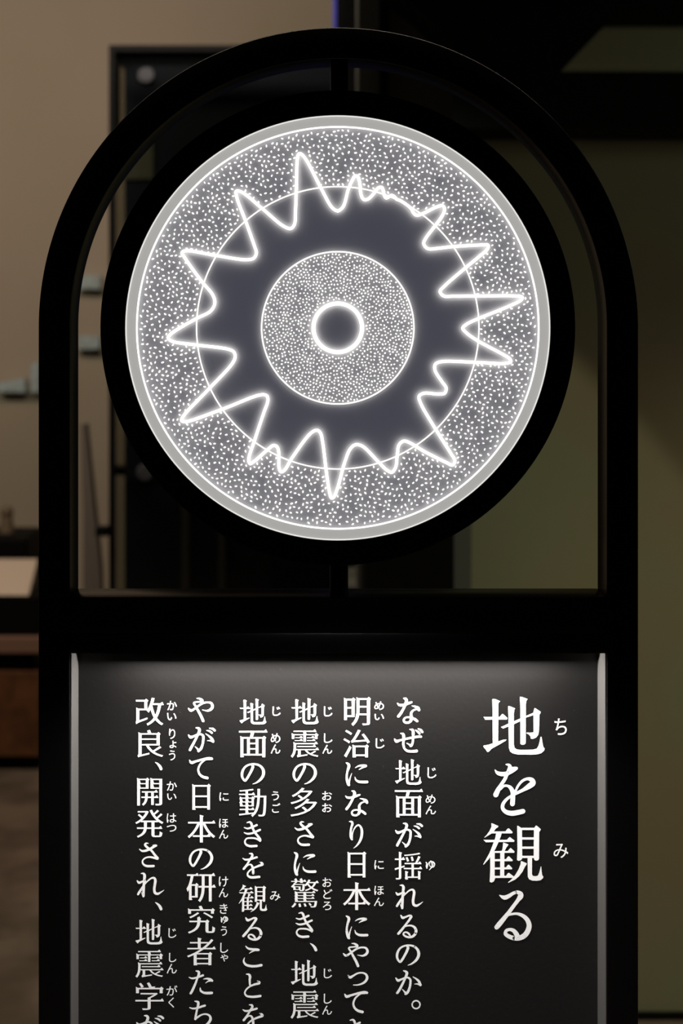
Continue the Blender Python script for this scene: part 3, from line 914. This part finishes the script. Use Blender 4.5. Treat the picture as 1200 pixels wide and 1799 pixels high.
# dark far door seen through the slit
struct('door_1', box(0.03, 0.95, 5.6, 5.66, 0.0, 3.2), M_dark)
D = 5.4
a, b = W(608, 1034, D), W(640, 1004, D)
pd = thing('card_pedestal', 'pale card on a slim dark pedestal seen through the gap under the emblem', 'pedestal', ((a.x + b.x) / 2, D + 0.05, 0))
obj('column', box(a.x + 0.02, b.x - 0.02, D + 0.02, D + 0.08, 0, a.z, 0.002), M_dark, pd)
obj('card', box(a.x, b.x, D, D + 0.1, a.z, b.z, 0.002), mat('pale_card', (0.6, 0.6, 0.5), 0.7, noise=(25, (0.25, 0.27, 0.22), 0.4, 0.6)), pd)

# black cabinet standing before the olive wall, hidden mostly by the emblem
D = 2.85
a, b = W(642, 0, D), W(798, 640, D)
cab = thing('black_cabinet', 'black cabinet standing against the olive wall behind the emblem', 'cabinet', ((a.x + b.x) / 2, D + 0.13, 0))
obj('body', box(a.x, b.x, D, D + 0.26, 0.06, b.z, 0.003), M_dark, cab)
obj('plinth', box(a.x + 0.01, b.x - 0.01, D + 0.02, D + 0.25, 0, 0.06), M_dark, cab)

# ------------------------------------------------------------------ background: left side
M_tan = mat('tan_board', (0.62, 0.50, 0.40), 0.6, spec=0.2)
M_wood = mat('brown_timber', (0.16, 0.065, 0.025), 0.5, spec=0.3, noise=(14, (0.09, 0.035, 0.015), 0.4, 0.65))
M_rail = mat('red_brown_rail', (0.22, 0.12, 0.085), 0.5)
D = 4.9
xl_, xr_ = W(-260, 0, D).x, W(69, 0, D).x
tab = thing('display_table', 'dark display table with a red-brown rail, left of the sign before the beige wall', 'table', ((xl_ + xr_) / 2, D + 0.35, 0))
zt_, z2, z3, z4, z5 = [W(0, q, D).z for q in (1048, 1117, 1146, 1180, 1282)]
obj('top_case', box(xl_, xr_, D, D + 0.7, z2, zt_, 0.004), M_dark, tab)
obj('rail', box(xl_ - 0.02, xr_ + 0.02, D - 0.02, D + 0.7, z3, z2, 0.004), M_rail, tab)
obj('recess', box(xl_ + 0.02, xr_ - 0.02, D + 0.03, D + 0.66, z4, z3), M_dark, tab)
obj('timber_plinth', box(xl_, xr_, D, D + 0.7, 0.05, z4, 0.003), M_wood, tab)
obj('base_skid', box(xl_ + 0.03, xr_ - 0.03, D + 0.04, D + 0.66, 0, 0.05), M_dark, tab)
# tan slanted board on the table
p = [W(-120, 1043, D), W(50, 1043, D), W(66, 990, D + 0.22), W(66, 978, D + 0.22), W(-120, 978, D + 0.22)]
bm = bmesh.new()
lo = [(-120, 1046, D + 0.01), (50, 1046, D + 0.01), (66, 982, D + 0.25), (-120, 982, D + 0.25)]
top = [bm.verts.new(W(*q)) for q in lo]
bot = [bm.verts.new((v.co.x, v.co.y + 0.01, zt_)) for v in top]
bm.faces.new(top)
bm.faces.new(bot[::-1])
for i in range(4):
    j = (i + 1) % 4
    bm.faces.new((top[i], bot[i], bot[j], top[j]))
bmesh.ops.recalc_face_normals(bm, faces=bm.faces)
tag(obj('slanted_board', bm, M_tan), 'tan slanted reading board lying on the dark display table', 'board')
# black tray behind the board with a small brown figure on it
a, b = W(-150, 975, D + 0.36), W(52, 942, D + 0.36)
tag(obj('black_box', box(a.x, b.x, D + 0.32, D + 0.6, zt_, b.z, 0.01), M_dark), 'low black box behind the tan board on the display table', 'box')
p = W(12, 942, D + 0.45)
fig = cyl(0.028, p.x, D + 0.45, b.z, b.z + 0.06, r2=0.02, seg=24)
bmesh.ops.create_uvsphere(fig, u_segments=20, v_segments=12, radius=0.024)
for v in list(fig.verts)[-(20 * 11 + 2):]:
    v.co += Vector((p.x, D + 0.45, b.z + 0.075))
tag(obj('figurine', fig, mat('brown_clay', (0.14, 0.10, 0.06), 0.7), None, 40), 'small brown figurine standing on the low black box', 'figurine')

# soft shadow inside the arch at the left, shaped as a grey tapered slab
D = 4.5
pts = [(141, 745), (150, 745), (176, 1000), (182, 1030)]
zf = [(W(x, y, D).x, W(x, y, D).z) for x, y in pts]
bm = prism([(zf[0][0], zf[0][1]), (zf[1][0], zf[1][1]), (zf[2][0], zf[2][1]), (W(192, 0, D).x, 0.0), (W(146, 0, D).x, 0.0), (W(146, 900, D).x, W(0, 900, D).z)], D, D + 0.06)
tag(obj('shadow_slab', bm, mat('shadow_grey', (0.17, 0.145, 0.125), 0.9, spec=0.1)), 'narrow grey tapered slab in place of a soft shadow, left of the showcase', 'stand')

# blurred pale spots on the beige wall, given shape as blocks on shelves
M_shelf = mat('shelf_glass', (1, 1, 1), 0.05)
nt = M_shelf.node_tree
g1 = nt.nodes.new('ShaderNodeBsdfTransparent'); g1.inputs[0].default_value = (0.9, 0.96, 0.95, 1)
g2 = nt.nodes.new('ShaderNodeBsdfGlossy'); g2.inputs['Roughness'].default_value = 0.05
mx = nt.nodes.new('ShaderNodeMixShader'); mx.inputs[0].default_value = 0.06
nt.links.new(g1.outputs[0], mx.inputs[1]); nt.links.new(g2.outputs[0], mx.inputs[2])
nt.links.new(mx.outputs[0], nt.nodes['Material Output'].inputs[0])
M_pale = mat('pale_blue_block', (0.55, 0.67, 0.69), 0.25, spec=0.6, noise=(30, (0.48, 0.53, 0.52), 0.4, 0.6))
D = 5.93


def shelf(x0, x1, y, label):
    a, b = W(x0, y, D), W(x1, y, D)
    s = thing('glass_shelf', label, 'shelf', ((a.x + b.x) / 2, 6.0, a.z))
    obj('board', box(a.x, b.x, D, 6.0, a.z - 0.006, a.z, 0.001), M_shelf, s)
    for q in (a.x + 0.006, b.x - 0.016):
        obj('bracket', box(q, q + 0.01, D + 0.04, 6.0, a.z - 0.014, a.z - 0.006), M_beige, s)
    return a.z


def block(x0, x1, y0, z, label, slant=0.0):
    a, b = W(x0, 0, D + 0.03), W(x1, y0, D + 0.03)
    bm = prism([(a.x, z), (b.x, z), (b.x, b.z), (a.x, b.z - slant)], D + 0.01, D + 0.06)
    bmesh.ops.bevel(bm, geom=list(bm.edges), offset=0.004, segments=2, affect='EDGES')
    tag(obj('pale_block', bm, M_pale), label, 'glass block')


z = shelf(-60, 76, 690, 'long thin glass shelf on the beige wall left of the post')
block(-2, 46, 664, z, 'wide low pale blue block on the long shelf', 0.02)
block(55, 71, 634, z, 'tall narrow pale blue block at the right end of the long shelf', 0.02)
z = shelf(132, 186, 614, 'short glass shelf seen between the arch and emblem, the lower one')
block(138, 176, 590, z, 'pale block on the lower of the two short shelves')
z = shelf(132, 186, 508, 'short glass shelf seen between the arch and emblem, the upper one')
block(140, 178, 484, z, 'pale block on the upper of the two short shelves')
